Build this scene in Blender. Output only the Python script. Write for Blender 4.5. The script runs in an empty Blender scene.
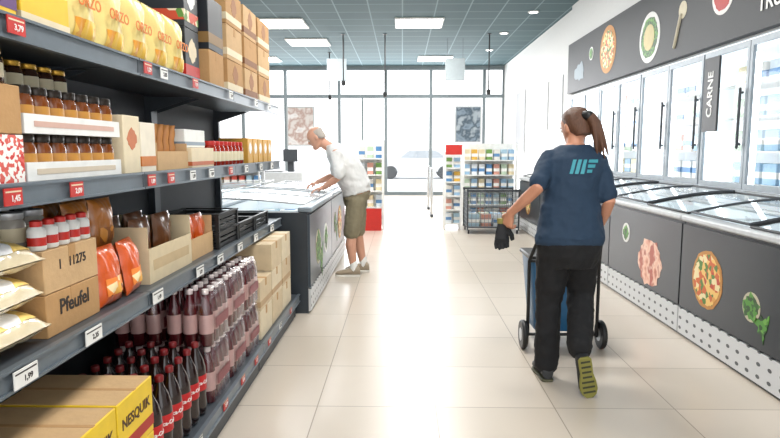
import bpy, math, random
from mathutils import Vector, Matrix, Euler
random.seed(7)
R=math.radians
C=bpy.context.scene.collection
sc=bpy.context.scene
sc.view_settings.view_transform='Standard'
sc.view_settings.exposure=0.25

def lin(h):
    h=h.lstrip('#'); o=[]
    for i in (0,2,4):
        c=int(h[i:i+2],16)/255
        o.append(c/12.92 if c<=0.04045 else ((c+0.055)/1.055)**2.4)
    return (*o,1)
MC={}
def mat(hexc,rough=.5,metal=0,var=.08,scale=18,emit=0,bump=0,bscale=60,coat=0,name=None,stretch=None):
    key=(hexc,rough,metal,var,scale,emit,bump,bscale,coat,stretch)
    if key in MC: return MC[key]
    m=bpy.data.materials.new(name or ('mat_'+hexc.strip('#'))); m.use_nodes=True
    nt=m.node_tree; b=nt.nodes['Principled BSDF']
    c=lin(hexc)
    tc=nt.nodes.new('ShaderNodeTexCoord')
    src=tc.outputs['Object']
    if stretch:
        mp=nt.nodes.new('ShaderNodeMapping'); mp.inputs['Scale'].default_value=stretch
        nt.links.new(src,mp.inputs[0]); src=mp.outputs[0]
    n=nt.nodes.new('ShaderNodeTexNoise'); n.inputs['Scale'].default_value=scale; n.inputs['Detail'].default_value=3
    nt.links.new(src,n.inputs['Vector'])
    mx=nt.nodes.new('ShaderNodeMix'); mx.data_type='RGBA'
    mx.inputs[6].default_value=c; mx.inputs[7].default_value=tuple(x*(1-var*3) for x in c[:3])+(1,)
    nt.links.new(n.outputs['Fac'],mx.inputs[0]); nt.links.new(mx.outputs[2],b.inputs['Base Color'])
    b.inputs['Roughness'].default_value=rough; b.inputs['Metallic'].default_value=metal
    if coat: b.inputs['Coat Weight'].default_value=coat
    if emit:
        b.inputs['Emission Color'].default_value=c; b.inputs['Emission Strength'].default_value=emit
    if bump:
        n2=nt.nodes.new('ShaderNodeTexNoise'); n2.inputs['Scale'].default_value=bscale; n2.inputs['Detail'].default_value=4
        nt.links.new(src,n2.inputs['Vector'])
        bp=nt.nodes.new('ShaderNodeBump'); bp.inputs['Strength'].default_value=bump; bp.inputs['Distance'].default_value=.01
        nt.links.new(n2.outputs['Fac'],bp.inputs['Height']); nt.links.new(bp.outputs[0],b.inputs['Normal'])
    MC[key]=m; return m
def glassmat(name,col=(1,1,1,1),refl=.35,rough=.03,base=.03):
    m=bpy.data.materials.new(name); m.use_nodes=True; nt=m.node_tree
    for n in list(nt.nodes):
        if n.type!='OUTPUT_MATERIAL': nt.nodes.remove(n)
    out=[n for n in nt.nodes if n.type=='OUTPUT_MATERIAL'][0]
    t=nt.nodes.new('ShaderNodeBsdfTransparent'); t.inputs[0].default_value=col
    g=nt.nodes.new('ShaderNodeBsdfGlossy'); g.inputs['Roughness'].default_value=rough
    fr=nt.nodes.new('ShaderNodeLayerWeight'); fr.inputs[0].default_value=.5
    p=nt.nodes.new('ShaderNodeMath'); p.operation='POWER'; p.inputs[1].default_value=4; nt.links.new(fr.outputs['Facing'],p.inputs[0])
    q=nt.nodes.new('ShaderNodeMath'); q.operation='MULTIPLY_ADD'; q.inputs[1].default_value=refl; q.inputs[2].default_value=base; nt.links.new(p.outputs[0],q.inputs[0])
    mx=nt.nodes.new('ShaderNodeMixShader'); nt.links.new(q.outputs[0],mx.inputs[0])
    nt.links.new(t.outputs[0],mx.inputs[1]); nt.links.new(g.outputs[0],mx.inputs[2]); nt.links.new(mx.outputs[0],out.inputs[0])
    return m
def patchmat(name,cols,scale=30,vor=True):
    m=bpy.data.materials.new(name); m.use_nodes=True; nt=m.node_tree; b=nt.nodes['Principled BSDF']
    tc=nt.nodes.new('ShaderNodeTexCoord')
    v=nt.nodes.new('ShaderNodeTexVoronoi' if vor else 'ShaderNodeTexNoise'); v.inputs['Scale'].default_value=scale
    nt.links.new(tc.outputs['Object'],v.inputs['Vector'])
    cr=nt.nodes.new('ShaderNodeValToRGB'); cr.color_ramp.interpolation='CONSTANT' if vor else 'LINEAR'
    while len(cr.color_ramp.elements)<len(cols): cr.color_ramp.elements.new(.5)
    for i,c in enumerate(cols):
        cr.color_ramp.elements[i].position=(i/len(cols)) if vor else .3+.4*i/len(cols); cr.color_ramp.elements[i].color=lin(c)
    src=v.outputs['Color'] if vor else v.outputs[0]
    nt.links.new(src,cr.inputs[0]); nt.links.new(cr.outputs[0],b.inputs['Base Color'])
    b.inputs['Roughness'].default_value=.45
    return m

class G:
    def __init__(s): s.v=[];s.f=[];s.m=[];s.s=[]
    def add(s,vs,fs,mi=0,sm=False):
        o=len(s.v); s.v+= [tuple(v) for v in vs]
        for f in fs: s.f.append([i+o for i in f]); s.m.append(mi); s.s.append(sm)
        return s
    def box(s,x0,x1,y0,y1,z0,z1,mi=0,M=None):
        vs=[Vector((x,y,z)) for z in (z0,z1) for y in (y0,y1) for x in (x0,x1)]
        if M: vs=[M@v for v in vs]
        return s.add(vs,[(0,2,3,1),(4,5,7,6),(0,1,5,4),(2,6,7,3),(0,4,6,2),(1,3,7,5)],mi)
    def lathe(s,prof,n=20,c=(0,0,0),mi=0,M=None):
        vs=[];fs=[]
        for r,z in prof:
            for i in range(n):
                a=2*math.pi*i/n; v=Vector((c[0]+r*math.cos(a),c[1]+r*math.sin(a),c[2]+z)); vs.append(M@v if M else v)
        for j in range(len(prof)-1):
            for i in range(n):
                k=(i+1)%n; fs.append((j*n+i,j*n+k,(j+1)*n+k,(j+1)*n+i))
        if prof[0][0]>1e-4: fs.append(tuple(range(n-1,-1,-1)))
        if prof[-1][0]>1e-4: fs.append(tuple(range((len(prof)-1)*n,len(prof)*n)))
        return s.add(vs,fs,mi,True)
    def loft(s,rings,n=24,mi=0,p=2.0):
        vs=[];fs=[]
        for c,a,b in rings:
            c=Vector(c);a=Vector(a);b=Vector(b)
            for i in range(n):
                t=2*math.pi*i/n; ct,st=math.cos(t),math.sin(t)
                ct=math.copysign(abs(ct)**(2/p),ct); st=math.copysign(abs(st)**(2/p),st)
                vs.append(c+a*ct+b*st)
        for j in range(len(rings)-1):
            for i in range(n):
                k=(i+1)%n; fs.append((j*n+i,j*n+k,(j+1)*n+k,(j+1)*n+i))
        o=len(vs); vs.append(Vector(rings[0][0])); vs.append(Vector(rings[-1][0]))
        L=(len(rings)-1)*n
        for i in range(n):
            k=(i+1)%n; fs.append((o,k,i)); fs.append((o+1,L+i,L+k))
        return s.add(vs,fs,mi,True)
    def limb(s,pts,rads,n=14,mi=0,caps=True):
        pts=[Vector(p) for p in pts]; rings=[]
        T=[]
        for i in range(len(pts)):
            a=pts[max(i-1,0)]; b=pts[min(i+1,len(pts)-1)]; T.append((b-a).normalized())
        u=T[0].orthogonal().normalized()
        def ring(p,t,r):
            nonlocal u
            u=(u-t*u.dot(t)).normalized(); w=t.cross(u); rings.append((p,u*r,w*r))
        if caps:
            for q in (.25,.6,.87): ring(pts[0]-T[0]*rads[0]*math.sqrt(1-q*q),T[0],rads[0]*q)
        for p,t,r in zip(pts,T,rads): ring(p,t,r)
        if caps:
            for q in (.87,.6,.25): ring(pts[-1]+T[-1]*rads[-1]*math.sqrt(1-q*q),T[-1],rads[-1]*q)
        return s.loft(rings,n,mi)
    def ell(s,c,rx,ry,rz,n=16,M=None,mi=0):
        rings=[]
        M=M or Matrix.Identity(3)
        for i in range(9):
            a=-math.pi/2+math.pi*(i+.0)/8; a=max(min(a,1.5),-1.5)
            rings.append((Vector(c)+M@Vector((0,0,rz*math.sin(a))),M@Vector((rx*math.cos(a),0,0)),M@Vector((0,ry*math.cos(a),0))))
        return s.loft(rings,n,mi)
    def disc(s,c,r,n=32,ax='x',t=.002,mi=0,jit=0,ry=None):
        vs=[];ry=ry or r
        for k in (0,1):
            for i in range(n):
                a=2*math.pi*i/n; q=1+jit*math.sin(i*2.7)*.5+jit*math.sin(i*1.3+1)*.5
                d=(c[0]+(t if k else -t),c[1]+r*q*math.cos(a),c[2]+ry*q*math.sin(a)); vs.append(d)
        fs=[tuple(range(n-1,-1,-1)),tuple(range(n,2*n))]+[(i,(i+1)%n,(i+1)%n+n,i+n) for i in range(n)]
        return s.add(vs,fs,mi)
    def mesh(s,name):
        me=bpy.data.meshes.new(name); me.from_pydata(s.v,[],s.f); me.update()
        me.polygons.foreach_set('material_index',s.m); me.polygons.foreach_set('use_smooth',s.s)
        try: me.set_sharp_from_angle(angle=R(45))
        except Exception: pass
        return me
def part(g,name,mats,parent=None,loc=(0,0,0),rot=(0,0,0),bevel=0,label=None):
    me=g.mesh(name) if isinstance(g,G) else g
    if not isinstance(mats,(list,tuple)): mats=[mats]
    if len(me.materials)==0:
        for m in mats: me.materials.append(m)
    o=bpy.data.objects.new(name,me); C.objects.link(o); o.location=loc; o.rotation_euler=rot
    if parent: o.parent=parent
    if bevel:
        b=o.modifiers.new('bevel','BEVEL'); b.width=bevel; b.segments=2; b.limit_method='ANGLE'
    if label: o['label']=label
    return o
def root(name,label,cat,loc=(0,0,0),rz=0,group=None,rot=None):
    o=bpy.data.objects.new(name,None); C.objects.link(o); o.empty_display_size=.05
    o.location=loc; o.rotation_euler=rot or (0,0,rz)
    o['label']=label; o['category']=cat
    if group:o['group']=group
    return o
def single(g,name,mats,label,cat,loc=(0,0,0),rot=(0,0,0),group=None,bevel=0):
    o=part(g,name,mats,None,loc,rot,bevel,label); o['category']=cat
    if group:o['group']=group
    return o
def struct(g,name,mats,**k):
    o=part(g,name,mats,**k); o['kind']='structure'; return o
def dup(r,loc,rz=None,label=None,group=None,rot=None):
    def rec(o,par):
        n=o.copy(); C.objects.link(n)
        if par is not None: n.parent=par
        for ch in o.children: rec(ch,n)
        return n
    n=rec(r,None); n.location=loc
    if rz is not None: n.rotation_euler=(0,0,rz)
    if rot is not None: n.rotation_euler=rot
    if label:n['label']=label
    if group:n['group']=group
    return n
TC={}
def tmesh(s,size,bend=0,mat_=None):
    key=(s,size,bend,mat_.name if mat_ else '')
    if key in TC: return TC[key]
    cu=bpy.data.curves.new('lettering','FONT'); cu.body=s; cu.size=size; cu.align_x='CENTER'; cu.align_y='CENTER'; cu.extrude=.0006; cu.offset=size*.02; cu.resolution_u=3
    ob=bpy.data.objects.new('lettering_source',cu); C.objects.link(ob)
    bpy.context.view_layer.update()
    dg=bpy.context.evaluated_depsgraph_get()
    me=bpy.data.meshes.new_from_object(ob.evaluated_get(dg)); bpy.data.objects.remove(ob)
    if bend:
        for v in me.vertices:
            a=v.co.x/bend; r=bend+v.co.z
            v.co.x,v.co.z=math.sin(a)*r,math.cos(a)*r
    me.materials.clear()
    if mat_: me.materials.append(mat_)
    TC[key]=me; return me
FACE={'+x':(R(90),0,R(90)),'-y':(R(90),0,0),'-x':(R(90),0,R(-90)),'+z':(0,0,R(90))}
def text(parent,s,size,loc,face,m,name='lettering',bend=0,rot=None):
    me=tmesh(s,size,bend,m)
    o=bpy.data.objects.new(name,me); C.objects.link(o); o.location=loc; o.rotation_euler=rot or FACE[face]; o.parent=parent
    return o

# ---------- palette
K_shelf=mat('#4e555c',.4,.3); K_back=mat('#34373c',.6); K_rail=mat('#6e7880',.35,.3)
white=mat('#f2f2ee',.5); black=mat('#121315',.45); red=mat('#c9281e',.45); cream=mat('#e9d9b8',.6)
kraft=mat('#c09562',.8,bump=.15); kraft2=mat('#d0ac7e',.8,bump=.15); steel=mat('#c4c8cb',.35,.5); lgrey=mat('#c9ccce',.4)
dgrey=mat('#3c4045',.5); yellow=mat('#f2c21c',.5); ink=mat('#2a211c',.6); chrome=mat('#d8dadc',.18,1)
clear=glassmat('clear_glass',refl=.3); lidglass=glassmat('lid_glass',(.96,.98,.99,1),.45,base=.05); doorglass=glassmat('door_glass',(.98,.99,1,1),.3,base=.04)

# ---------- camera
cam=bpy.data.cameras.new('camera'); co=bpy.data.objects.new('camera',cam); C.objects.link(co)
cam.sensor_width=36; cam.lens=27.7; co.location=(0,0,1.38); co.rotation_euler=(R(90-6.56),0,R(1.15)); sc.camera=co

# ---------- world
w=bpy.data.worlds.new('world'); sc.world=w; w.use_nodes=True
bg=w.node_tree.nodes['Background']; bg.inputs[0].default_value=(.97,.98,1,1); bg.inputs[1].default_value=2.1

# ---------- structure
CH=3.9; FY=18.5
def floor_mat():
    m=bpy.data.materials.new('floor_tiles'); m.use_nodes=True; nt=m.node_tree; b=nt.nodes['Principled BSDF']
    g=nt.nodes.new('ShaderNodeNewGeometry'); mp=nt.nodes.new('ShaderNodeMapping'); mp.inputs['Location'].default_value=(-.184+.64*40,-3.11+.61*40,0)
    nt.links.new(g.outputs['Position'],mp.inputs[0])
    br=nt.nodes.new('ShaderNodeTexBrick'); br.offset=0; br.inputs['Scale'].default_value=1
    br.inputs['Brick Width'].default_value=.64; br.inputs['Row Height'].default_value=.61; br.inputs['Mortar Size'].default_value=.0035; br.inputs['Mortar Smooth'].default_value=.3
    br.inputs['Color1'].default_value=lin('#cabfb1'); br.inputs['Color2'].default_value=lin('#c2b7a8'); br.inputs['Mortar'].default_value=lin('#8d8272'); br.inputs['Bias'].default_value=0
    nt.links.new(mp.outputs[0],br.inputs['Vector'])
    n=nt.nodes.new('ShaderNodeTexNoise'); n.inputs['Scale'].default_value=3; n.inputs['Detail'].default_value=6; nt.links.new(g.outputs['Position'],n.inputs['Vector'])
    mx=nt.nodes.new('ShaderNodeMix'); mx.data_type='RGBA'; mx.blend_type='MULTIPLY'; mx.inputs[0].default_value=.25
    nt.links.new(br.outputs['Color'],mx.inputs[6])
    cr=nt.nodes.new('ShaderNodeValToRGB'); cr.color_ramp.elements[0].color=(.8,.8,.8,1); cr.color_ramp.elements[1].color=(1,1,1,1)
    nt.links.new(n.outputs['Fac'],cr.inputs[0]); nt.links.new(cr.outputs[0],mx.inputs[7])
    nt.links.new(mx.outputs[2],b.inputs['Base Color'])
    b.inputs['Roughness'].default_value=.3; b.inputs['Coat Weight'].default_value=.3; b.inputs['Coat Roughness'].default_value=.25
    return m
def ceil_mat():
    m=bpy.data.materials.new('ceiling_tiles'); m.use_nodes=True; nt=m.node_tree; b=nt.nodes['Principled BSDF']
    g=nt.nodes.new('ShaderNodeNewGeometry'); mp=nt.nodes.new('ShaderNodeMapping'); mp.inputs['Location'].default_value=(24,24,0)
    nt.links.new(g.outputs['Position'],mp.inputs[0])
    br=nt.nodes.new('ShaderNodeTexBrick'); br.offset=0; br.inputs['Scale'].default_value=1
    br.inputs['Brick Width'].default_value=.6; br.inputs['Row Height'].default_value=.6; br.inputs['Mortar Size'].default_value=.012
    br.inputs['Color1'].default_value=lin('#3d575d'); br.inputs['Color2'].default_value=lin('#375158'); br.inputs['Mortar'].default_value=lin('#74898e')
    nt.links.new(mp.outputs[0],br.inputs['Vector']); nt.links.new(br.outputs['Color'],b.inputs['Base Color']); b.inputs['Roughness'].default_value=.8
    return m
struct(G().box(-8,3.7,-2,FY+.2,-.1,0),'floor',floor_mat())
struct(G().box(-8,3.7,-2,FY+.2,CH,CH+.1),'ceiling',ceil_mat())
wallm=mat('#dcdddc',.7,var=.02); 
struct(G().box(3.6,3.7,-2,11,0,CH),'wall_right',wallm)
struct(G().box(3.07,3.7,11,FY+.2,0,CH),'wall_right_end',wallm)
struct(G().box(2.99,3.599,-2,10.99,2.34,CH-.001),'trim_1',wallm)
struct(G().box(-8.1,-8,-2,FY+.2,0,CH),'wall_left',wallm)
frame=mat('#8e989c',.4,.3)
xs=[-8,-6.4,-4.87,-3.56,-1.92,-.5,.87,2.48,3.07]
for i in range(len(xs)-1):
    a,b_=xs[i],xs[i+1]
    g=G(); t=.045
    y0,y1=FY,FY+.1
    g.box(a,a+t,y0,y1,0,CH); g.box(b_-t,b_,y0,y1,0,CH); g.box(a+t,b_-t,y0,y1,CH-.12,CH); g.box(a+t,b_-t,y0,y1,2.95,3.05); g.box(a+t,b_-t,y0,y1,0,.1)
    isdoor=i==4
    if isdoor: g.box((a+b_)/2-.03,(a+b_)/2+.03,y0,y1,.1,2.95)
    nm='door_1' if isdoor else 'window_%d'%(i+1)
    o=struct(g,nm,frame)
    p=part(G().box(a+t,b_-t,FY+.045,FY+.055,.1,2.95).box(a+t,b_-t,FY+.045,FY+.055,3.05,CH-.12),'pane',clear,o)
    p['kind']='structure'
    if isdoor:
        for s in (-1,1):
            p=part(G().box((a+b_)/2+s*.09-.012,(a+b_)/2+s*.09+.012,FY-.06,FY-.035,.8,1.4).box((a+b_)/2+s*.09-.01,(a+b_)/2+s*.09+.01,FY-.036,FY,.85,.87).box((a+b_)/2+s*.09-.01,(a+b_)/2+s*.09+.01,FY-.036,FY,1.33,1.35),'handle',dgrey,o); p['kind']='structure'
struct(G().box(-40,40,FY+.21,80,-.15,-.02),'ground',mat('#dfe3e6',.8,name='pavement'))
# parked car outside
car=root('car','pale silver hatchback parked outside the shop windows','car',(.75,30,-.02))
prof=[(-2.0,.3),(-2.05,.75),(-1.85,.95),(-1.0,1.02),(-.45,1.42),(.9,1.45),(1.65,1.0),(2.0,.9),(2.05,.35)]
vs=[(x,s*.85*(1 if z<1.05 else .82),z) for s in (-1,1) for x,z in prof]; n=len(prof)
part(G().add(vs,[tuple(range(n)),tuple(range(2*n-1,n-1,-1))]+[(i,i+n,(i+1)%n+n,(i+1)%n) for i in range(n)]),'body',mat('#dde0e3',.3,.1),car,bevel=.05)
part(G().add([(-.85,-.87,1.03),(-.4,-.74,1.36),(.85,-.74,1.38),(1.4,-.87,1.03)],[(0,1,2,3)]),'side_window',mat('#a4acb2',.2),car,(0,-.01,0))
for x in (-1.3,1.3):
    for s in (-1,1):
        Mx=Matrix.Translation((x,s*.8,.32))@Matrix.Rotation(R(90),4,'X'); part(G().lathe([(.2,-.1),(.3,-.1),(.32,-.06),(.32,.06),(.3,.1),(.2,.1)],24,M=Mx),'wheel',dgrey,car)
# ---------- lights
em=mat('#ffffff',.5,emit=6,var=0)
def panel(x,y,L=1.18,W=.58,lab='white square LED panel set in the tiled ceiling'):
    r=root('ceiling_light_panel',lab,'ceiling light',(x,y,CH-.03),group='ceiling light panels')
    part(G().box(-L/2,L/2,-W/2,-W/2+.03,0,.028).box(-L/2,L/2,W/2-.03,W/2,0,.028).box(-L/2,-L/2+.03,-W/2+.03,W/2-.03,0,.028).box(L/2-.03,L/2,-W/2+.03,W/2-.03,0,.028),'frame',white,r)
    part(G().box(-L/2+.03,L/2-.03,-W/2+.03,W/2-.03,.008,.026),'diffuser',em,r)
    return r
p0=panel(.33,12.3,.95,.9)
for x,y in [(-2.4,12.3),(-2.2,14.4),(.9,17.0),(-3.9,17.0),(.3,9),(-2.2,9),(.3,5),(.3,1.5),(-2.2,5)]: dup(p0,(x,y,CH-.03))
dl=root('downlight','round recessed white ceiling spotlight','ceiling light',(2.4,11.4,CH-.02),group='recessed spotlights')
part(G().lathe([(.09,0),(.1,.003),(.1,.018),(.075,.018)],24),'trim_ring',white,dl)
part(G().lathe([(.07,-.002),(.07,.012)],24),'lamp',em,dl)
dup(dl,(2.2,13.4,CH-.02)); dup(dl,(2.2,15.6,CH-.02))
def area(x,y,z,sx,sy,e,rot=(0,0,0),col=(1,1,1)):
    l=bpy.data.lights.new('area','AREA'); l.shape='RECTANGLE'; l.size=sx; l.size_y=sy; l.energy=e; l.color=col
    o=bpy.data.objects.new('area_lamp',l); C.objects.link(o); o.location=(x,y,z); o.rotation_euler=rot
for y,e in ((1.5,62),(5,80),(9,90),(12.9,80)): area(.3,y,CH-.06,1.1,.5,e,col=(1,.975,.94))
area(-2.2,9,CH-.06,1.1,.5,80); area(-2.2,13,CH-.06,1.1,.5,80); 
area(-2,FY-.1,2,9,3.4,480,(R(-90),0,0),(.97,.98,1))  # added area lamp inside the glass, standing in for window daylight

# ---------- gondola shelving
EX=-1.0; BX=-1.52
def gondola(y0):
    L=1.3
    r=root('shelving_bay','dark grey metal supermarket shelving bay with price rails','shelving',(BX,y0,0),group='shelving bays along the aisle')
    part(G().box(-.03,0,.005,L-.005,0,2.35),'back_panel',K_back,r)
    for y in (.0,L-.04): part(G().box(0,.04,y,y+.04,.0,2.35),'upright',K_shelf,r)
    def shelf(zt,depth,base=False):
        s=part(G().box(.041,depth,.003,L-.003,zt-.03,zt),'shelf',K_shelf,r)
        part(G().box(depth,depth+.012,.003,L-.003,zt-.06,zt+.005).box(depth+.012,depth+.02,.003,L-.003,zt-.06,zt-.052).box(depth+.012,depth+.02,.003,L-.003,zt-.003,zt+.005),'price_rail',K_rail,s)
        if not base:
            for y in (.05,L-.06): part(G().add([(.04,y,zt-.12),(.04,y+.008,zt-.12),(.3,y+.008,zt-.035),(.3,y,zt-.035),(.04,y,zt-.031),(.04,y+.008,zt-.031)],[(0,3,4),(1,5,2),(0,1,2,3),(3,2,5,4),(0,4,5,1)]),'bracket',K_shelf,s)
    shelf(.18,.65,True); shelf(.82,.52-.012); shelf(1.29,.52-.012); shelf(1.72,.52-.012)
    part(G().box(.05,.63,.01,L-.01,0,.14),'kick_plate',dgrey,r)
    return r
g0=gondola(1.0); dup(g0,(BX,2.3,0)); dup(g0,(BX,3.6,0))
ZB,Z2,Z3,Z4=.1805,.8205,1.2905,1.7205
FX=-1.03
def tag(x,y,z,s,isred=True,w=.072,h=.044):
    r=root('price_tag','red and white shelf price tag with printed price' if isred else 'white shelf price tag with printed price','price tag',(x,y,z),group='shelf price tags')
    m=red if isred else white
    part(G().box(0,.003,-w/2,w/2,-h/2,h/2),'card',m,r)
    text(r,s,.022,(.0034,0.008,-.005),'+x',white if isred else ink)
    part(G().box(.0031,.0036,-w/2+.005,w/2-.005,h/2-.011,h/2-.007),'printed_line',cream if isred else ink,r)
    return r
for y,s,rd in ((1.56,'3,79',1),(2.36,'1,29',1),(2.52,'2,85',0),(2.9,'1,99',1),(3.5,'2,49',0),(4.1,'1,79',0),(4.5,'1,09',0)): tag(EX+.012,y,1.695,s,rd)
for y,s,rd in ((1.50,'1,45',1),(1.8,'2,09',1),(2.35,'1,89',1),(2.55,'2,39',1),(2.82,'1,59',0),(3.1,'0,99',0),(3.45,'1,25',1),(3.8,'1,15',0),(4.2,'2,19',0),(4.55,'1,35',0)): tag(EX+.012,y,1.262,s,rd)
for y,s in ((1.5,'1,99'),(1.85,'2,35'),(2.36,'1,49'),(2.87,'2,29'),(3.2,'0,89'),(3.6,'3,15'),(4.0,'1,39'),(4.5,'1,69')): tag(EX+.012,y,.792,s,0,.1,.048)
for y,s,rd in ((2.4,'1,55',0),(2.78,'2,69',1),(3.1,'3,25',1),(3.4,'1,75',1),(3.75,'0,79',1),(4.1,'0,79',0),(4.5,'2,15',1)): tag(-.858+.002,y,.153,s,rd)

# ---------- product makers (front faces +x, root at base centre)
def carton(label,w,d,h,m,txt=None,tm=ink,ts=.05,loc=(0,0,0),tape=True,group='cartons on the shelves',band=None,rz=0,name='carton',topm=None,txt2=None,emblem=None):
    r=root(name,label,'carton',loc,rz,group)
    part(G().box(-d/2,d/2,-w/2,w/2,0,h),'body',m,r,bevel=.003)
    if tape: part(G().box(-d/2-.0008,d/2+.0008,-.02,.02,h-.05,h+.0008),'tape',topm or kraft,r)
    if band: part(G().box(-d/2-.001,d/2+.001,-w/2-.001,w/2+.001,h*.12,h*.32),'printed_band',band,r)
    if emblem:
        part(G().disc((d/2,0,h*.6),min(w,h)*.28,20,t=.001,jit=.15),'printed_picture',[emblem],r)
    if txt:
        text(r,txt,ts,(d/2+.001,0,h*.6),'+x',tm,'printed_lettering'); text(r,txt,ts*.8,(0,-w/2-.001,h*.6),'-y',tm,'printed_lettering')
    if txt2: text(r,txt2,ts*.7,(d/2+.001,0,h*.25),'+x',tm,'printed_lettering')
    return r
def pillow(w,h,d,front_only=None,off=0,seed=0):
    g=G(); n=20; rnd=random.Random(seed); ph=[rnd.random()*6 for _ in range(5)]
    def P(u,v,sgn):
        t=(max(0,1-abs(u)**2.6))**.6*(max(0,1-abs(v)**3))**.7
        x=d/2*t*(1+.16*math.sin(5*u+ph[0])*math.sin(4*v+ph[1])+.09*math.sin(13*u+ph[3])*math.sin(3*v+ph[4]+4*u))+.0018
        x+=d*.05*math.sin(16*u+ph[2])*max(0,abs(v)-.55)*(1 if abs(v)<.95 else .2)
        sy=1-.08*(1-abs(v)**4)+.025*math.sin(9*v+ph[2])
        return (sgn*(x+off),u*w/2*sy,h/2+v*h/2)
    if front_only:
        us,vs=front_only; q=12
        pts=[P(us*(2*i/q-1),vs[0]+(vs[1]-vs[0])*j/q,1) for j in range(q+1) for i in range(q+1)]
        g.add(pts,[(j*(q+1)+i,j*(q+1)+i+1,(j+1)*(q+1)+i+1,(j+1)*(q+1)+i) for j in range(q) for i in range(q)],0,True)
        return g
    for sgn in (1,-1):
        pts=[P(2*i/n-1,2*j/n-1,sgn) for j in range(n+1) for i in range(n+1)]
        fs=[(j*(n+1)+i,j*(n+1)+i+1,(j+1)*(n+1)+i+1,(j+1)*(n+1)+i) for j in range(n) for i in range(n)]
        if sgn<0: fs=[f[::-1] for f in fs]
        g.add(pts,fs,0,True)
    return g
def bag(label,w,h,d,m,lm,txt,tm,ts,loc,rz=0,group='snack bags on the shelf',seed=0,name='snack_bag',rot=None,pic=(.7,(-.7,-.1)),tz=.68):
    r=root(name,label,'bag',loc,rz,group,rot)
    part(pillow(w,h,d,seed=seed),'pouch',m,r)
    part(pillow(w,h,d,pic,.003,seed),'printed_picture',lm,r)
    if txt: text(r,txt,ts,(d/2*1.12+.008,0,h*tz),'+x',tm,'printed_lettering')
    return r
# --- top shelf
x0=FX-.16
pk=mat('#f3c530',.5); purple=mat('#6a4a7a',.6)
carton('yellow printed display carton of packaged goods',.3,.3,.26,pk,None,ink,.08,(x0,1.5,Z4),False,'boxes on the top shelf',band=purple)
carton('yellow printed display carton with cream band',.24,.3,.12,pk,None,ink,.06,(x0,1.79,Z4),False,'boxes on the top shelf',band=cream)
carton('purple and yellow printed carton on another carton',.24,.28,.16,mat('#e8b21c',.5),None,ink,.06,(x0,1.79,Z4+.122),False,'boxes on the top shelf',emblem=purple)
o1=bag('cream coffee-substitute pack with orange lettering and grain picture',.2,.27,.09,mat('#f2dd8e',.35,bump=.2,bscale=25),patchmat('grain_print',['#e8a634','#f3c24a','#e39a28','#f8dc80'],22),'ORZO',mat('#e07a0c',.5),.052,(FX-.06,2.03,Z4),group='orzo packs on the top shelf',name='coffee_pack',pic=(.7,(-.85,-.35)),tz=.52)
for i,y in enumerate((2.24,2.45,2.66,2.87)): dup(o1,(FX-.06,y,Z4))
for i,y in enumerate((2.03,2.24,2.45,2.66)): dup(o1,(FX-.2,y,Z4))
dk=mat('#22262b',.4)
carton('black printed box with picture',.2,.25,.26,dk,None,white,.05,(x0,3.1,Z4),False,'boxes on the top shelf',band=red,emblem=cream)
carton('black printed box with coloured picture',.2,.25,.26,dk,None,white,.05,(x0,3.1,Z4+.262),False,'boxes on the top shelf',band=patchmat('box_print',['#5f8a3a','#c94a2a','#e9d9b8'],25),emblem=white)
carton('brown cardboard case stacked on the shelf',.26,.3,.2,kraft,None,ink,.04,(x0,3.42,Z4),True,'boxes on the top shelf')
carton('dark printed case stacked on a cardboard case',.26,.3,.28,dk,None,ink,.04,(x0,3.42,Z4+.202),False,'boxes on the top shelf',band=mat('#8a6a3a',.5))
for k in range(3):
    for j,(yy,ww) in enumerate(((3.8,.34),(4.2,.34),(4.6,.36))):
        carton('light brown printed cardboard case stacked high',ww,.3,.2,kraft2 if (k+j)%2 else kraft,None,red,.045,(x0,yy,Z4+k*.203),True,'boxes on the top shelf',band=cream if j!=1 else mat('#8a5a34',.6),emblem=mat('#a06a3c',.6) if k%2==0 else None)
# --- jars
def jar(label,r_,h,cont,lidm,loc,group,lab=None,name='jar'):
    r=root(name,label,'jar',loc,0,group)
    part(G().lathe([(r_*.85,0),(r_,.006),(r_,h*.68),(r_*.82,h*.8),(r_*.8,h*.84)],18),'glass_body',cont,r)
    part(G().lathe([(r_*.86,h*.82),(r_*.88,h*.83),(r_*.88,h*.98),(r_*.82,h)],18),'lid',lidm,r)
    if lab: part(G().lathe([(r_*1.015,h*.18),(r_*1.015,h*.58)],18),'label_band',lab,r)
    return r
amber=mat('#7a3f16',.15,coat=.5); darklid=mat('#2b2118',.3,.3); gold=mat('#c79a3a',.3,.7); lab1=mat('#eadfbe',.6)
def tray(label,w,d,h,m,loc,group='display trays on the shelves',name='display_tray',front=1.0,band=None):
    r=root(name,label,'tray',loc,0,group); t=.004
    part(G().box(-d/2,d/2,-w/2,w/2,0,t).box(d/2-t,d/2,-w/2,w/2,t,h*front).box(-d/2,-d/2+t,-w/2,w/2,t,h).box(-d/2+t,d/2-t,-w/2,-w/2+t,t,h).box(-d/2+t,d/2-t,w/2-t,w/2,t,h),'body',m,r)
    if band:
        part(G().box(d/2+.0002,d/2+.001,-w*.42,w*.42,h*.35*front,h*.65*front),'printed_band',band,r)
    return r
def colpos(n,w): return [(-w/2+w*(i+.5)/n) for i in range(n)]
jr=None; pinkb=mat('#d8b0a0',.5)
for lvl in range(2):
    z=Z3+lvl*.136
    tray('white cardboard tray holding jam jars',.56,.26,.055,white,(FX-.14,1.93,z),band=pinkb if lvl else mat('#d8c8b0',.5))
    for xx in (-.04,-.115,-.19):
        for yy in colpos(7,.54):
            L=(FX+xx-.01,1.93+yy,z+.0045)
            if jr is None: jr=jar('small amber jam jar with dark lid',.035,.13,amber,darklid,L,'jam jars in trays',mat('#c98f3c',.5))
            else: dup(jr,L)
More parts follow.
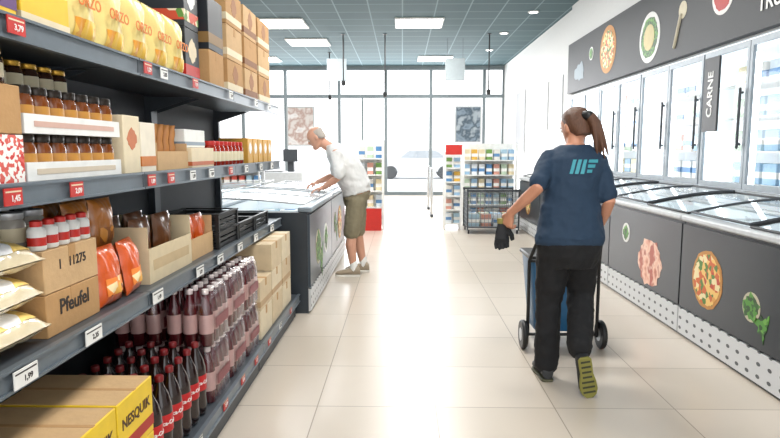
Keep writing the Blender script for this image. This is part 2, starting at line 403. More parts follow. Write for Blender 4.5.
tray('red and white patterned cardboard tray',.24,.26,.13,patchmat('redprint',['#c9281e','#f2efe8','#d8584a','#f2efe8'],90),(FX-.14,1.52,Z3))
carton('plain brown cardboard carton',.24,.26,.13,kraft,None,ink,.04,(FX-.14,1.52,Z3+.132),True)
j2=None
for yy in colpos(3,.22):
    for xx in (-.06,-.14,-.22):
        L=(FX+xx,1.52+yy,Z3+.2635)
        if j2 is None: j2=jar('short dark preserve jar with pale label',.034,.095,mat('#3d2013',.2,coat=.5),gold,L,'preserve jars on a carton',lab1)
        else: dup(j2,L)
for yy in colpos(6,.5):
    dup(j2,(FX-.2,1.94+yy,Z3+.2725))
tray('thin cardboard sheet on the jam jars',.56,.2,.006,kraft,(FX-.17,1.93,Z3+.2665))
carton('cream printed carton of biscuits',.14,.26,.22,cream,None,red,.05,(FX-.14,2.31,Z3),False,emblem=mat('#c9703a',.5))
carton('cream printed carton of biscuits with orange band',.14,.26,.2,mat('#efe6d2',.6),None,ink,.04,(FX-.14,2.46,Z3),False,band=mat('#d07a2a',.5))
tray('open brown display box of snack packs',.36,.28,.12,kraft2,(FX-.15,2.73,Z3),front=.7)
bb=None
for i in range(5):
    L=(FX-.15,2.59+i*.07,Z3+.005)
    if bb is None: bb=bag('amber snack pouch with gold print',.2,.2,.05,mat('#c98a4a',.35),patchmat('goldprint',['#e0b050','#9a5b24'],30),None,ink,.03,L,rz=R(90),group='pouches in the display box',name='pouch')
    else: dup(bb,L)
carton('cream carton lying in the shelf',.34,.3,.1,cream,None,red,.04,(FX-.15,3.11,Z3),False,band=mat('#c96a3a',.5))
carton('pale carton stacked on another',.3,.26,.09,white,None,ink,.035,(FX-.17,3.11,Z3+.102),False,band=mat('#8a9aa8',.5))
rj=None
for i in range(8):
    for k in range(2):
        L=(FX-.05-.09*k,3.37+i*.082,Z3)
        if rj is None: rj=jar('red tomato sauce jar with red lid',.036,.14,mat('#a3230f',.2,coat=.5),red,L,'sauce jars on the shelf',lab1)
        else: dup(rj,L)
cc=carton('small printed grocery box',.13,.2,.17,mat('#d9a441',.5),None,ink,.03,(FX-.12,4.16,Z3),False,group='grocery boxes on the shelf',name='grocery_box',emblem=white)
for y in (4.31,4.46,4.62,4.77): dup(cc,(FX-.12,y,Z3))
# --- second shelf
bx1='brown cardboard case with black printed lettering and numbers'
carton(bx1,.31,.36,.13,kraft,'Pfeufel',ink,.065,(FX-.2,1.865,Z2),True)
carton(bx1,.31,.36,.13,kraft2,'1   11275',ink,.042,(FX-.2,1.865,Z2+.132),True)
carton('brown cardboard case behind bread bags',.34,.2,.28,kraft,'11275  1271',ink,.04,(FX-.33,1.51,Z2),True)
sj=None
for i in range(3):
    for k in range(2):
        L=(FX-.28-.1*k,1.42+i*.1,Z2+.282)
        if sj is None: sj=jar('silver-lidded clear jar with grey contents',.045,.11,mat('#b9b4ab',.2,.3),steel,L,'silver jars on the cartons',lab1)
        else: dup(sj,L)
for i in range(2):
    for k in (0,1): dup(sj,(FX-.15-.11*k,1.765+i*.1,Z2+.264))
rb=None
for i in range(5):
    L=(FX-.05,1.735+i*.062,Z2+.264)
    if rb is None:
        rb=root('bottle','small white squeeze bottle with red cap','bottle',L,0,'small white bottles on the case')
        part(G().lathe([(.022,0),(.026,.004),(.026,.06),(.016,.072)],16),'body',white,rb); part(G().lathe([(.017,.07),(.017,.086),(.01,.09)],16),'cap',red,rb)
        part(G().lathe([(.0265,.015),(.0265,.04)],16),'label_band',red,rb)
    else: dup(rb,L)
breadm=patchmat('breadprint',['#f0d880','#ffffff','#f0cc70','#ffffff','#d87a4a'],16)
br=bag('clear bag of pale bread rolls with yellow and white print',.31,.2,.085,mat('#e8d8b4',.25,bump=.4,bscale=16,coat=.6),breadm,None,ink,.05,(FX+.0,1.545,Z2+.05),group='bread bags on the shelf',name='bread_bag',rot=(0,-R(76),0),pic=(.75,(-.75,.5)))
dup(br,(FX-.002,1.535,Z2+.148),rot=(0,-R(74),R(3))); dup(br,(FX-.01,1.54,Z2+.246),rot=(0,-R(74),R(-3)))
om=mat('#dd5c1c',.3,bump=.45,bscale=14,coat=.5)
crp=patchmat('crispprint',['#8a3212','#f0b040','#f08a3a','#f7e2b0','#d8481c'],26)
carton('low brown cardboard case under crisp bags',.37,.24,.17,kraft,None,ink,.05,(FX-.23,2.225,Z2),True)
ob=bag('shiny orange crisp bag with printed picture',.17,.21,.075,om,crp,None,ink,.05,(FX-.035,2.125,Z2+.004),group='orange crisp bags',rot=(0,R(-8),0),seed=2)
dup(ob,(FX-.035,2.31,Z2+.004),rot=(0,R(-9),R(8)))
ob3=bag('amber and brown crisp bag with clear window',.17,.2,.075,mat('#c47a30',.3,bump=.4,bscale=14,coat=.5),patchmat('amberprint',['#f0b860','#9a5a24','#e0963a','#7a4420'],30),None,ink,.05,(FX-.16,2.135,Z2+.171),group='amber crisp bags',seed=5)
for x,y in ((-.16,2.315),(-.26,2.135),(-.26,2.315)): dup(ob3,(FX+x,y,Z2+.171))
tray('open cream cardboard display box',.5,.36,.24,mat('#dccaa6',.7),(FX-.2,2.69,Z2),front=.62,band=mat('#c9b088',.7))
ob2=bag('dark brown and orange snack bag',.2,.26,.07,mat('#7a4a28',.3,coat=.4),patchmat('dprint',['#e2963c','#74401c'],22),None,cream,.035,(FX-.12,2.57,Z2+.006),group='snack bags in the display box')
for x,y in ((-.12,2.81),(-.25,2.57),(-.25,2.81)): dup(ob2,(FX+x,y,Z2+.006))
tray('open brown cardboard display box',.34,.34,.2,kraft2,(FX-.2,3.14,Z2),front=.55)
om2=dup(ob,(FX-.1,3.06,Z2+.006),rz=0); om2['group']='snack bags in the display box'
dup(om2,(FX-.1,3.23,Z2+.006),rz=0); dup(om2,(FX-.24,3.14,Z2+.006),rz=0)
bt=root('black_crate','shallow black plastic crate of produce','crate',(FX-.17,3.53,Z2),0,'black crates on the shelf')
g=G(); w_,d_,h_=.38,.32,.09
g.box(-d_/2,d_/2,-w_/2,w_/2,0,.006)
for zz in (.01,.038,.066): 
    g.box(d_/2-.008,d_/2,-w_/2,w_/2,zz,zz+.018); g.box(-d_/2,-d_/2+.008,-w_/2,w_/2,zz,zz+.018); g.box(-d_/2,d_/2,-w_/2,-w_/2+.008,zz,zz+.018); g.box(-d_/2,d_/2,w_/2-.008,w_/2,zz,zz+.018)
for a in (-1,1):
    for b_ in (-1,1): g.box(a*d_/2-.01,a*d_/2+.01,b_*w_/2-.01,b_*w_/2+.01,0,h_)
part(g,'body',black,bt); part(G().box(-d_/2-.012,d_/2+.012,-w_/2-.012,-w_/2+.01,h_,h_+.008).box(-d_/2-.012,d_/2+.012,w_/2-.01,w_/2+.012,h_,h_+.008).box(-d_/2-.012,-d_/2+.01,-w_/2,w_/2,h_,h_+.008).box(d_/2-.01,d_/2+.012,-w_/2,w_/2,h_,h_+.008),'rim',black,bt)
dup(bt,(FX-.17,3.53,Z2+.101)); dup(bt,(FX-.17,3.95,Z2)); dup(bt,(FX-.17,4.37,Z2))
# --- bottom deck
nq=mat('#f2cc28',.45)
def nesq(L):
    r=carton('yellow printed cereal powder case with brown lettering',.26,.38,.2,nq,'NESQUIK',mat('#4a2412',.5),.05,L,False,'yellow cases on the bottom shelf',band=mat('#b3231c',.5),topm=kraft)
    part(G().box(-.185,.185,-.125,.125,.2,.2012),'top_flap',kraft2,r)
    part(G().box(-.19,.19,-.008,.008,.2012,.202),'tape',kraft,r)
    return r
n0=nesq((-1.08,1.37,ZB))
for x,y,z in ((-1.08,1.64,0),(-1.08,1.91,0),(-1.08,1.37,.203),(-1.08,1.64,.203),(-1.08,1.91,.203)): dup(n0,(x,y,ZB+z))
cola=mat('#1d0906',.12,coat=.3,var=.02); colr=mat('#c2161b',.4)
def colab(L):
    r=root('cola_bottle','plastic bottle of dark cola with red label and cap','bottle',L,0,'cola bottles on the bottom shelf')
    part(G().lathe([(.025,.0),(.036,.004),(.043,.018),(.045,.05),(.042,.09),(.0445,.13),(.0455,.19),(.043,.225),(.033,.262),(.02,.29),(.0145,.305),(.0135,.318)],24),'body',cola,r)
    part(G().lathe([(.016,.314),(.0165,.317),(.0165,.334),(.014,.337)],20),'cap',mat('#7a1216',.4),r)
    part(G().lathe([(.0455,.12),(.0463,.125),(.0465,.185),(.0458,.19)],24),'label_band',colr,r)
    me=tmesh('Coca-Cola',.023,.0468,white)
    for a in (55,): 
        o=bpy.data.objects.new('lettering',me); C.objects.link(o); o.parent=r; o.location=(0,0,.157); o.rotation_euler=(R(90),0,R(a))
    return r
c0=None
for ix in range(4):
    for iy in range(6):
        L=(-.935-.1*ix,2.11+.1*iy,ZB)
        if c0 is None: c0=colab(L)
        else: dup(c0,L)
film=glassmat('shrink_film',(.985,.955,.965,1),.5,.15,.06)
def mpack(L):
    r=root('bottle_multipack','shrink-wrapped multipack of dark red drink bottles with white caps','multipack',L,0,'shrink-wrapped multipacks')
    for ix in range(3):
        for iy in range(4):
            b=part(G().lathe([(.03,0),(.034,.005),(.034,.15),(.03,.19),(.014,.235),(.013,.25)],14),'bottle',mat('#541a20',.12,coat=.6),r,(-.075+.075*ix,-.1125+.075*iy,.002))
            part(G().lathe([(.015,.246),(.016,.248),(.016,.268),(.013,.27)],12),'cap',mat('#f4ece8',.4),b); part(G().lathe([(.0347,.06),(.0347,.15)],14),'label_band',mat('#c9a6a0',.4),b)
    g=G(); g.loft([((0,0,.0),(.113,0,0),(0,.15,0)),((0,0,.02),(.116,0,0),(0,.153,0)),((0,0,.2),(.116,0,0),(0,.153,0)),((0,0,.262),(.105,0,0),(0,.142,0)),((0,0,.275),(.09,0,0),(0,.125,0))],32,p=6)
    part(g,'shrink_film',film,r)
    part(G().box(.1185,.1195,-.1,.1,.08,.13),'printed_band',mat('#7c1f2b',.4),r)
    return r
m0=mpack((-1.0,2.86,ZB))
for y in (2.86,3.18,3.5):
    for k in range(2):
        if (y,k)!=(2.86,0): dup(m0,(-1.0,y,ZB+k*.278))
dup(m0,(-1.25,2.86,ZB)); dup(m0,(-1.25,2.86,ZB+.278))
for j,y in enumerate((3.84,4.19,4.54)):
    for k in range(3 if j else 2):
        carton('pale beige cardboard case on the bottom shelf',.33,.36,.185,mat('#d8c3a0',.7) if (j+k)%2 else mat('#e3d3b4',.7),None,ink,.04,(-1.07,y,ZB+k*.187),True,'cases on the bottom shelf',band=mat('#c0a078',.6) if k==1 else None)
# ---------- chest freezers
pizza=patchmat('pizza_print',['#b8402a','#e8c070','#c9602a','#e9d9a8','#4f7a2f','#d89a4a'],28)
crust=mat('#c98f4e',.6); ham=patchmat('meat_print',['#b86a54','#e0a890','#f0cdb8','#b05a48'],9,False); herb=patchmat('herb_print',['#2f5a24','#4f8a34','#24461c','#6aa044'],40)
nightp=mat('#282d33',.3,name='freezer_panel'); bluep=mat('#43505c',.3,name='freezer_panel_blue'); glow_liner=mat('#e4ecf0',.4,emit=.12,var=0)  # liner material has a faint glow added to brighten the chest interior
stripm=mat('#f4fbff',.5,emit=6,var=0)
def perf():
    m=bpy.data.materials.new('perforated_panel'); m.use_nodes=True; nt=m.node_tree; b=nt.nodes['Principled BSDF']
    tc=nt.nodes.new('ShaderNodeTexCoord'); sp=nt.nodes.new('ShaderNodeSeparateXYZ'); nt.links.new(tc.outputs['Object'],sp.inputs[0])
    def mth(op,a,b2=None):
        n=nt.nodes.new('ShaderNodeMath'); n.operation=op
        for i,q in enumerate((a,b2)):
            if q is None: continue
            if isinstance(q,(int,float)): n.inputs[i].default_value=q
            else: nt.links.new(q,n.inputs[i])
        return n.outputs[0]
    def cell(o,per,off):
        a=mth('ADD',o,off); a=mth('DIVIDE',a,per); a=mth('FRACT',a); a=mth('SUBTRACT',a,.5); return mth('MULTIPLY',a,per)
    y=mth('MULTIPLY',cell(sp.outputs['Y'],.11,20),.6); z=cell(sp.outputs['Z'],.075,20.0)
    d=mth('SQRT',mth('ADD',mth('MULTIPLY',y,y),mth('MULTIPLY',z,z)))
    f=mth('LESS_THAN',d,.012)
    mx=nt.nodes.new('ShaderNodeMix'); mx.data_type='RGBA'; nt.links.new(f,mx.inputs[0]); mx.inputs[6].default_value=lin('#c8cacb'); mx.inputs[7].default_value=lin('#4a4d50')
    nt.links.new(mx.outputs[2],b.inputs['Base Color']); b.inputs['Roughness'].default_value=.4; return m
PERF=perf()
def chest(r,L,D,pics,lidlift=0.1,pm=nightp,fm=None,fr=.009,rimm=None):
    part(G().box(.02,.09,0,L,.0,.86).box(D-.06,D,0,L,0,.86).box(.09,D-.06,0,.05,0,.86).box(.09,D-.06,L-.05,L,0,.86).box(.09,D-.06,.05,L-.05,0,.4),'body',nightp if pm is nightp else mat('#353c43',.35),r)
    part(G().box(.091,.1,.051,L-.051,.4,.87).box(D-.07,D-.061,.051,L-.051,.4,.87).box(.1,D-.07,.051,.06,.4,.87).box(.1,D-.07,L-.06,L-.051,.4,.87).box(.1,D-.07,.06,L-.06,.4,.41),'glow_liner',glow_liner,r)
    part(G().box(.101,.112,.08,L-.08,.84,.855),'interior_lamp',stripm,r)  # glowing strip added under the rim to brighten the chest interior
    part(G().box(0,.02,.004,L-.004,.02,.21),'perforated_bumper',PERF,r)
    part(G().box(.0,.02,.006,L-.006,.225,.84),'front_panel',pm,r)
    part(G().box(-.018,.10,0,L,.862,.905).box(D-.08,D,0,L,.872,.905),'rim',rimm or lgrey,r,bevel=.012)
    for kind,y,z,s in pics:
        if kind=='pizza':
            part(G().disc((-.001,y,z),s,36,jit=.03),'pizza_photo',[crust],r); part(G().disc((-.003,y,z),s*.88,36,jit=.05),'pizza_topping_photo',[pizza],r)
        elif kind=='ham': part(G().disc((-.001,y,z),s,30,jit=.12,ry=s*.85),'meat_photo',[ham],r)
        elif kind=='herb':
            part(G().disc((-.001,y,z),s,24),'bowl_photo',[mat('#c9c0a8',.6)],r); part(G().disc((-.003,y,z),s*.85,22,jit=.25),'herb_photo',[herb],r)
            part(G().disc((-.001,y-s*1.3,z-s*.9),s*.7,14,jit=.7),'leaf_photo',[herb],r)
        elif kind=='dot': part(G().disc((-.001,y,z),s,28),'bowl_photo',[white],r); part(G().disc((-.003,y,z),s*.7,20,jit=.2),'soup_photo',[herb],r)
    fm=fm or (black,dgrey)
    for k in range(2):
        a,b_=.02+k*(L/2-.01),L/2+k*(L/2-.01)-.01
        g=G(); n=8; pts=[]
        zz=lambda t:.915+k*.012+lidlift*math.sin(t*math.pi/2)
        for j in range(n+1):
            t=j/n; pts+= [(.05+t*(D-.12),a,zz(t)),(.05+t*(D-.12),b_,zz(t))]
        g.add(pts,[(2*j,2*j+2,2*j+3,2*j+1) for j in range(n)],0,True)
        lid=part(g,'glass_lid',lidglass,r)
        g=G()
        for yy in (a,b_): g.limb([(.05+t/8*(D-.12),yy,zz(t/8)) for t in range(9)],[fr]*9,8)
        g.limb([(.05,a,zz(0)),(.05,b_,zz(0))],[fr,fr],8); g.limb([(D-.07,a,zz(1)),(D-.07,b_,zz(1))],[fr,fr],8)
        part(g,'lid_frame',fm[k],lid)
UL=1.54
packcols=['#4f86b8','#c94a3a','#e9e4da','#6f9a4a','#e0b040','#7a9ab0','#b05a80','#eef2f4']
palecols=['#9cc0dc','#dfe8ee','#f2efe8','#a8c8d8','#e8d8b0','#d89a88','#eef2f4','#b8ccb0']
fp=[]
def fpack(c,L,rz=0,sz=(.2,.15,.06),grp='frozen packs in the freezers',name='frozen_food_pack',lab='printed box of frozen food'):
    key=(c,sz)
    for k,o in fp:
        if k==key: return dup(o,L,rz)
    r=root(name,lab,'frozen food',L,rz,grp)
    a,b_,h=sz
    part(G().box(-a/2,a/2,-b_/2,b_/2,0,h),'box',mat(c,.4),r,bevel=.004)
    part(G().box(-a/2-.001,a/2+.001,-b_/2-.001,b_/2+.001,h*.3,h*.6).box(-a*.3,a*.3,-b_*.3,b_*.3,h,h+.001),'printed_band',mat('#f6f4ee' if c not in('#e9e4da','#eef2f4','#dfe8ee','#f2efe8') else '#5f8fbf',.4),r)
    fp.append((key,r)); return r
cab_glow=mat('#e8eef2',.4,emit=.38,var=0)  # cabinet finish itself glows, imitating the lit freezer inside
def combi(y0,pics):
    r=root('combination_freezer','black chest freezer with food photos joined to upright glass-door freezer','freezer',(2.08,y0,0),0,'freezers lining the aisle')
    L=UL; chest(r,L,.86,pics)
    X0,X1=.875,1.45; z0,z1=1.0,2.32
    part(G().box(X1-.03,X1,0,L,0,z1).box(X0,X1-.03,0,.03,z0,z1).box(X0,X1-.03,L-.03,L,z0,z1).box(X0,X1-.03,.03,L-.03,z0,z0+.05).box(X0,X1-.03,.03,L-.03,z1-.05,z1).box(X0+.01,X1-.03,0,L,0,z0-.001),'cabinet',cab_glow,r)
    part(G().box(X0-.035,X0-.001,0,L,z0-.06,z0+.03),'front_band',steel,r)
    for k in range(8): part(G().box(X0-.038,X0-.0352,.1+k*.18,.16+k*.18,z0-.045,z0-.005),'price_label',white,r)
    for k in range(4): part(G().box(X0+.1,X1-.04,.035,L-.035,1.06+.3*k,1.07+.3*k),'wire_shelf',white,r)
    part(G().box(X0+.03,X0+.06,.04,.07,1.08,2.2).box(X0+.03,X0+.06,L-.07,L-.04,1.08,2.2).box(X0+.03,X0+.06,L/2-.02,L/2+.02,1.08,2.2),'interior_lamp',stripm,r)
    for k in range(2):
        a=.01+k*(L/2-.005); b_=a+L/2-.015
        z2,z3=1.04,2.30
        d=part(G().box(X0-.03,X0-.002,a,a+.035,z2,z3).box(X0-.03,X0-.002,b_-.035,b_,z2,z3).box(X0-.03,X0-.002,a+.035,b_-.035,z2,z2+.05).box(X0-.03,X0-.002,a+.035,b_-.035,z3-.05,z3),'door',mat('#9aa2a8',.4,.3),r)
        part(G().add([(X0-.016,a+.035,z2+.05),(X0-.016,b_-.035,z2+.05),(X0-.016,b_-.035,z3-.05),(X0-.016,a+.035,z3-.05)],[(0,3,2,1)]),'pane',doorglass,d)
        part(G().limb([(X0-.06,a+.06,1.4),(X0-.06,a+.06,1.9)],[.012,.012],8).box(X0-.06,X0-.03,a+.055,a+.065,1.42,1.44).box(X0-.06,X0-.03,a+.055,a+.065,1.86,1.88),'handle',dgrey,d)
    return r
pics=[[('pizza',1.15,.5,.2),('herb',.62,.45,.09)],[('ham',.55,.44,.23),('dot',1.1,.62,.09)],[('pizza',.8,.5,.18)],[('herb',.7,.5,.12)],[('pizza',.8,.5,.18)]]
for i in range(5):
    y0=2.91+i*1.55
    combi(y0,pics[i])
    rnd=random.Random(i)
    for a in range(3):
        for b_ in range(6):
            if i<4: fpack(rnd.choice(palecols),(2.08+.2+.22*a,y0+.17+.24*b_,.411),0,(.19,.2,.34))
    for k in range(4):
        for b_ in range(6):
            if 1<=i<4: fpack(rnd.choice(palecols),(2.08+1.2,y0+.15+.245*b_,1.071+.3*k),0,(.12,.2,.19))
# left island
lp=[[('dot',.5,.5,.15),('herb',1.05,.5,.16)],[('pizza',.7,.5,.2),('herb',1.2,.55,.12)]]
rb_=mat('#8d9aa4',.35)
for i in range(2):
    r=root('chest_freezer','slate-blue chest freezer island with curved glass lids and food photos','freezer',(-.77,4.96+UL+i*1.55,0),R(180),'island chest freezers')
    chest(r,UL,.86,lp[i],.05,bluep,(lgrey,lgrey),.007,rb_)
    r=root('chest_freezer','grey chest freezer island with curved glass lids','freezer',(-2.51,4.96+i*1.55,0),0,'island chest freezers')
    chest(r,UL,.86,[],.05,bluep,(lgrey,lgrey),.007,rb_)
    rnd=random.Random(i+9)
    for a in range(3):
        for b_ in range(6):
            fpack(rnd.choice(palecols),(-.77-.2-.22*a,4.96+i*1.55+.17+.24*b_,.411),0,(.19,.2,.34))

# ---------- big black sign on right
sg=root('wall_sign','long black overhead fascia sign with food photos','sign',(2.9,0,2.35),0)
part(G().box(0,.08,1.5,10.8,0,.84),'panel',mat('#1b1e22',.5),sg)
def sd(y,z,r,m1,m2,n1,n2,q=.8,j=.05):
    part(G().disc((-.001,y,z),r,36),n1,[m1],sg); part(G().disc((-.004,y,z),r*q,30,jit=j),n2,[m2],sg)
sd(8.75,.44,.33,crust,pizza,'pizza_photo','pizza_topping_photo')
sd(7.3,.34,.29,mat('#e8e8e4',.4),herb,'plate_photo','salad_photo')
part(G().disc((-.007,7.3,.34),.15,24),'dip_photo',[mat('#d8c890',.5)],sg)
part(G().limb([(-.004,6.62,.12),(-.004,6.5,.42)],[.02,.02],8),'spoon_photo',mat('#c9c0a8',.5),sg)
part(G().disc((-.001,6.47,.47),.09,20),'spoon_bowl_photo',[mat('#d8ceb0',.5)],sg)
sd(5.68,.44,.19,mat('#e8e4e0',.4),mat('#b8302a',.5),'bowl_photo','berry_photo')
part(G().disc((-.001,10.1,.3),.25,16,jit=.3,ry=.14),'fish_photo',[mat('#8a9aa4',.5)],sg)
sd(9.5,.5,.1,white,herb,'bowl_photo','sauce_photo')
text(sg,'TRUSC',.17,(-.006,4.85,.2),'-x',white)
cs=root('category_sign','narrow black vertical sign reading CARNE','sign',(2.86,5.73,1.55),0)
part(G().box(0,.02,-.13,.13,0,.68),'panel',black,cs)
text(cs,'CARNE',.13,(-.002,0,.34),None,white,rot=(Euler((R(90),0,R(-90))).to_matrix().to_4x4()@Matrix.Rotation(R(90),4,'Z')).to_euler())

# ---------- people
def remesh(o,vx,it=3,folds=0,fs=.1):
    m=o.modifiers.new('remesh','REMESH'); m.mode='VOXEL'; m.voxel_size=vx; m.use_smooth_shade=True
    s=o.modifiers.new('smooth','SMOOTH'); s.factor=.5; s.iterations=it
    if folds:
        t=bpy.data.textures.new('folds','CLOUDS'); t.noise_scale=fs
        d=o.modifiers.new('folds','DISPLACE'); d.texture=t; d.strength=folds; d.mid_level=.5
def hand(g,wr,d,nrm,s,curl=25,k=1.0,spread=0):
    wr=Vector(wr);d=Vector(d).normalized();nrm=Vector(nrm); nrm=(nrm-d*nrm.dot(d)).normalized(); s=Vector(s); s=(s-d*s.dot(d)-nrm*s.dot(nrm)).normalized()
    g.loft([(wr-d*.02,s*.024*k,nrm*.019*k),(wr+d*.015,s*.029*k,nrm*.017*k),(wr+d*.05*k,s*.038*k,nrm*.015*k),(wr+d*.085*k,s*.038*k,nrm*.012*k)],16,p=2.6)
    for off,ln,ex in ((.029,.07,0),(.0095,.078,4),(-.0105,.073,6),(-.029,.057,10)):
        p=wr+d*.078*k+s*off*k; pts=[p]; rr=[.0088*k]; a=0; dd=d
        for q in (.46,.3,.24):
            a+=R(curl+ex); dd=d*math.cos(a)+nrm*math.sin(a); p=p+dd*ln*q*k; pts.append(p); rr.append(rr[-1]*.93)
        g.limb(pts,rr,10)
    p=wr+d*.022*k+s*.026*k; a=(d*.62+s*.7+nrm*.3).normalized(); b_=(d*.85+s*.25+nrm*.5).normalized()
    g.limb([p,p+a*.035*k,p+a*.035*k+b_*.03*k,p+a*.035*k+b_*.052*k],[.014*k,.0115*k,.01*k,.0085*k],10)
def headg(g,c,M,k=1.0):
    c=Vector(c)
    rings=[(-.115,.022,.02,.058),(-.1,.042,.045,.04),(-.07,.055,.068,.02),(-.03,.066,.086,.006),(.01,.072,.094,0),(.05,.074,.096,-.004),(.082,.062,.08,-.006),(.103,.04,.05,-.006),(.115,.012,.014,-.006)]
    g.loft([(c+M@Vector((0,y*k,z*k)),M@Vector((w*k,0,0)),M@Vector((0,dd*k,0))) for z,w,dd,y in rings],24)
    g.limb([c+M@Vector((0,.088,.02))*k,c+M@Vector((0,.104,-.012))*k,c+M@Vector((0,.1,-.022))*k],[.008*k,.012*k,.01*k],8)
    g.limb([c+M@Vector((0,.086,-.082))*k,c+M@Vector((0,.08,-.098))*k],[.014*k,.014*k],8)
    for sx in (-1,1):
        g.ell(c+M@Vector((sx*.075,-.006,-.01))*k,.009*k,.018*k,.032*k,12,M)
def face(r,c,M,k,brow):
    c=Vector(c)
    for sx in (-1,1):
        e=part(G().ell(c+M@Vector((sx*.03,.083,.008))*k,.014*k,.01*k,.009*k,12,M),'eye',mat('#f2efe9',.2),r)
        part(G().ell(c+M@Vector((sx*.03,.091,.007))*k,.006*k,.004*k,.006*k,10,M),'iris',mat('#3a2a1e',.2),e)
        part(G().limb([c+M@Vector((sx*.015,.094,.027))*k,c+M@Vector((sx*.045,.083,.028))*k],[.004*k,.003*k],8),'eyebrow',brow,r)
    part(G().ell(c+M@Vector((0,.088,-.05))*k,.024*k,.008*k,.007*k,12,M),'mouth',mat('#a85a4c',.4),r)
def shoe(r,heel,f,u,L,m,ms,k=1.0,lab=None,st=.024):
    heel=Vector(heel);f=Vector(f).normalized();u=Vector(u);u=(u-f*u.dot(f)).normalized();s=f.cross(u)
    rg=[]
    for t,w,h in ((0.0,.02,.035),(.03,.033,.07),(.1,.036,.095),(.28,.037,.1),(.42,.039,.075),(.6,.045,.055),(.8,.047,.045),(.93,.037,.035),(1,.015,.018)):
        rg.append((heel+f*t*L+u*(.02+h/2*k),s*w*k,u*h/2*k))
    sh=part(G().loft(rg,18,p=2.5),'shoe',m,r,label=lab)
    vs=[]
    out=[(0,.022),(.05,.036),(.2,.037),(.4,.035),(.6,.046),(.8,.049),(.93,.038),(1.01,.016)]
    pts=[(t,w) for t,w in out]+[(t,-w) for t,w in out[::-1]]
    for h in (0,st):
        for t,w in pts: vs.append(heel+f*t*L+s*w*k+u*h)
    n=len(pts)
    so=part(G().add(vs,[tuple(range(n)),tuple(range(2*n-1,n-1,-1))]+[(i,i+n,(i+1)%n+n,(i+1)%n) for i in range(n)]),'sole',ms,sh,bevel=.004)
    g=G()
    for q in range(7):
        t=.1+.125*q; w_=.026 if t<.5 else .034
        c=heel+f*t*L-u*.0015
        g.add([c-s*w_*k-f*.006,c+s*w_*k-f*.006,c+s*w_*k+f*.006,c-s*w_*k+f*.006],[(0,1,2,3)])
    part(g,'sole_tread',mat('#3a3a28',.7),sh)
    g=G()
    for q in range(4):
        p=heel+f*L*(.36+.07*q)+u*(.02+(.088-.011*q))*k
        g.limb([p-s*.018,p+u*.006,p+s*.018],[.003]*3,6)
    part(g,'laces',white,sh)

skinw=mat('#c98f72',.5,var=.04); skinm=mat('#cf9a80',.5,var=.04)
navy=mat('#1b334a',.8,bump=.1,bscale=200,var=.05); trou=mat('#0d0e11',.85,bump=.1,bscale=200)
# woman
W=root('person','person in navy t-shirt and black trousers walking, brown ponytail, holding gloves','person',(0,0,0))
Hc=Vector((1.035,3.64,1.515)); HM=(Matrix.Rotation(R(24),3,'Z')@Matrix.Rotation(R(-20),3,'X'))
tor=[(.70,.985,3.50,.13,.1),(.78,.98,3.50,.175,.125),(.88,.98,3.49,.188,.13),(.96,.985,3.51,.168,.115),(1.06,.988,3.53,.147,.105),(1.16,.995,3.545,.15,.11),(1.26,1.005,3.56,.164,.112),(1.33,1.012,3.575,.168,.1),(1.375,1.018,3.585,.13,.08),(1.41,1.022,3.59,.07,.06)]
def rings(T,e=0,z0=0,z1=9): return [((x,y,z),(w+e,0,0),(0,d+e,0)) for z,x,y,w,d in T if z0<=z<=z1]
g=G(); g.loft(rings(tor))
g.limb([(1.022,3.59,1.36),(1.03,3.62,1.45)],[.055,.05])
headg(g,Hc,HM)
LS,LE,LW=(.868,3.575,1.33),(.77,3.44,1.16),(.655,3.62,1.0)
RS,RE,RW=(1.155,3.575,1.315),(1.2,3.49,1.08),(1.19,3.66,.89)
g.limb([LS,LE,tuple((Vector(LE)*.65+Vector(LW)*.35)),LW],[.048,.037,.036,.024]); g.limb([RS,RE,tuple((Vector(RE)*.65+Vector(RW)*.35)),RW],[.048,.037,.036,.024])
hand(g,LW,(-.12,.3,-.8),(.5,.5,0),(.2,.9,.3),38); hand(g,RW,(-.05,.35,-.8),(-.9,.3,0),(0,.9,.3),45)
g.limb([(.90,3.5,.84),(.885,3.57,.47),(.875,3.545,.1)],[.08,.05,.035]); g.limb([(1.06,3.52,.86),(1.075,3.58,.52),(1.005,3.30,.27)],[.08,.05,.035])
body=part(g,'body',skinw,W); remesh(body,.0055,2)
face(W,Hc,HM,1,mat('#4a3020',.6))
g=G(); g.loft(rings(tor,.016,.84))
for a,b_ in ((LS,LE),(RS,RE)):
    a=Vector(a);b_=Vector(b_); g.limb([a+(Vector((1.01,3.58,1.33))-a)*.3,a,a.lerp(b_,.45),a.lerp(b_,.8)],[.058,.06,.058,.058],caps=True)
g.loft([((.98,3.5,.83),(.2,0,0),(0,.142,0)),((.98,3.495,.86),(.205,0,0),(0,.146,0)),((.985,3.505,.95),(.188,0,0),(0,.134,0)),((.988,3.53,1.06),(.172,0,0),(0,.128,0))])
shirt=part(g,'t_shirt',navy,W); remesh(shirt,.009,4,.022,.07)
g=G(); g.loft(rings(tor,.012,.7,.92))
g.limb([(.90,3.5,.82),(.893,3.54,.64),(.885,3.57,.47),(.88,3.545,.28),(.877,3.54,.10)],[.105,.097,.08,.075,.074])
g.limb([(1.06,3.515,.82),(1.075,3.56,.66),(1.08,3.575,.52),(1.05,3.46,.4),(1.01,3.325,.275)],[.105,.098,.082,.076,.072])
tr=part(g,'trousers',trou,W); remesh(tr,.009,3,.022,.07)
shoe(W,(.875,3.47,0.0),(-.03,1,0),(0,0,1),.255,mat('#2a2c2e',.6),mat('#55553f',.6),lab='black sneaker with olive sole',st=.016)
shoe(W,(1.005,3.205,.245),(.2,.12,-1),(0,1,.12),.245,mat('#2a2c2e',.6),mat('#85813a',.6),lab='black sneaker with olive sole',st=.018)
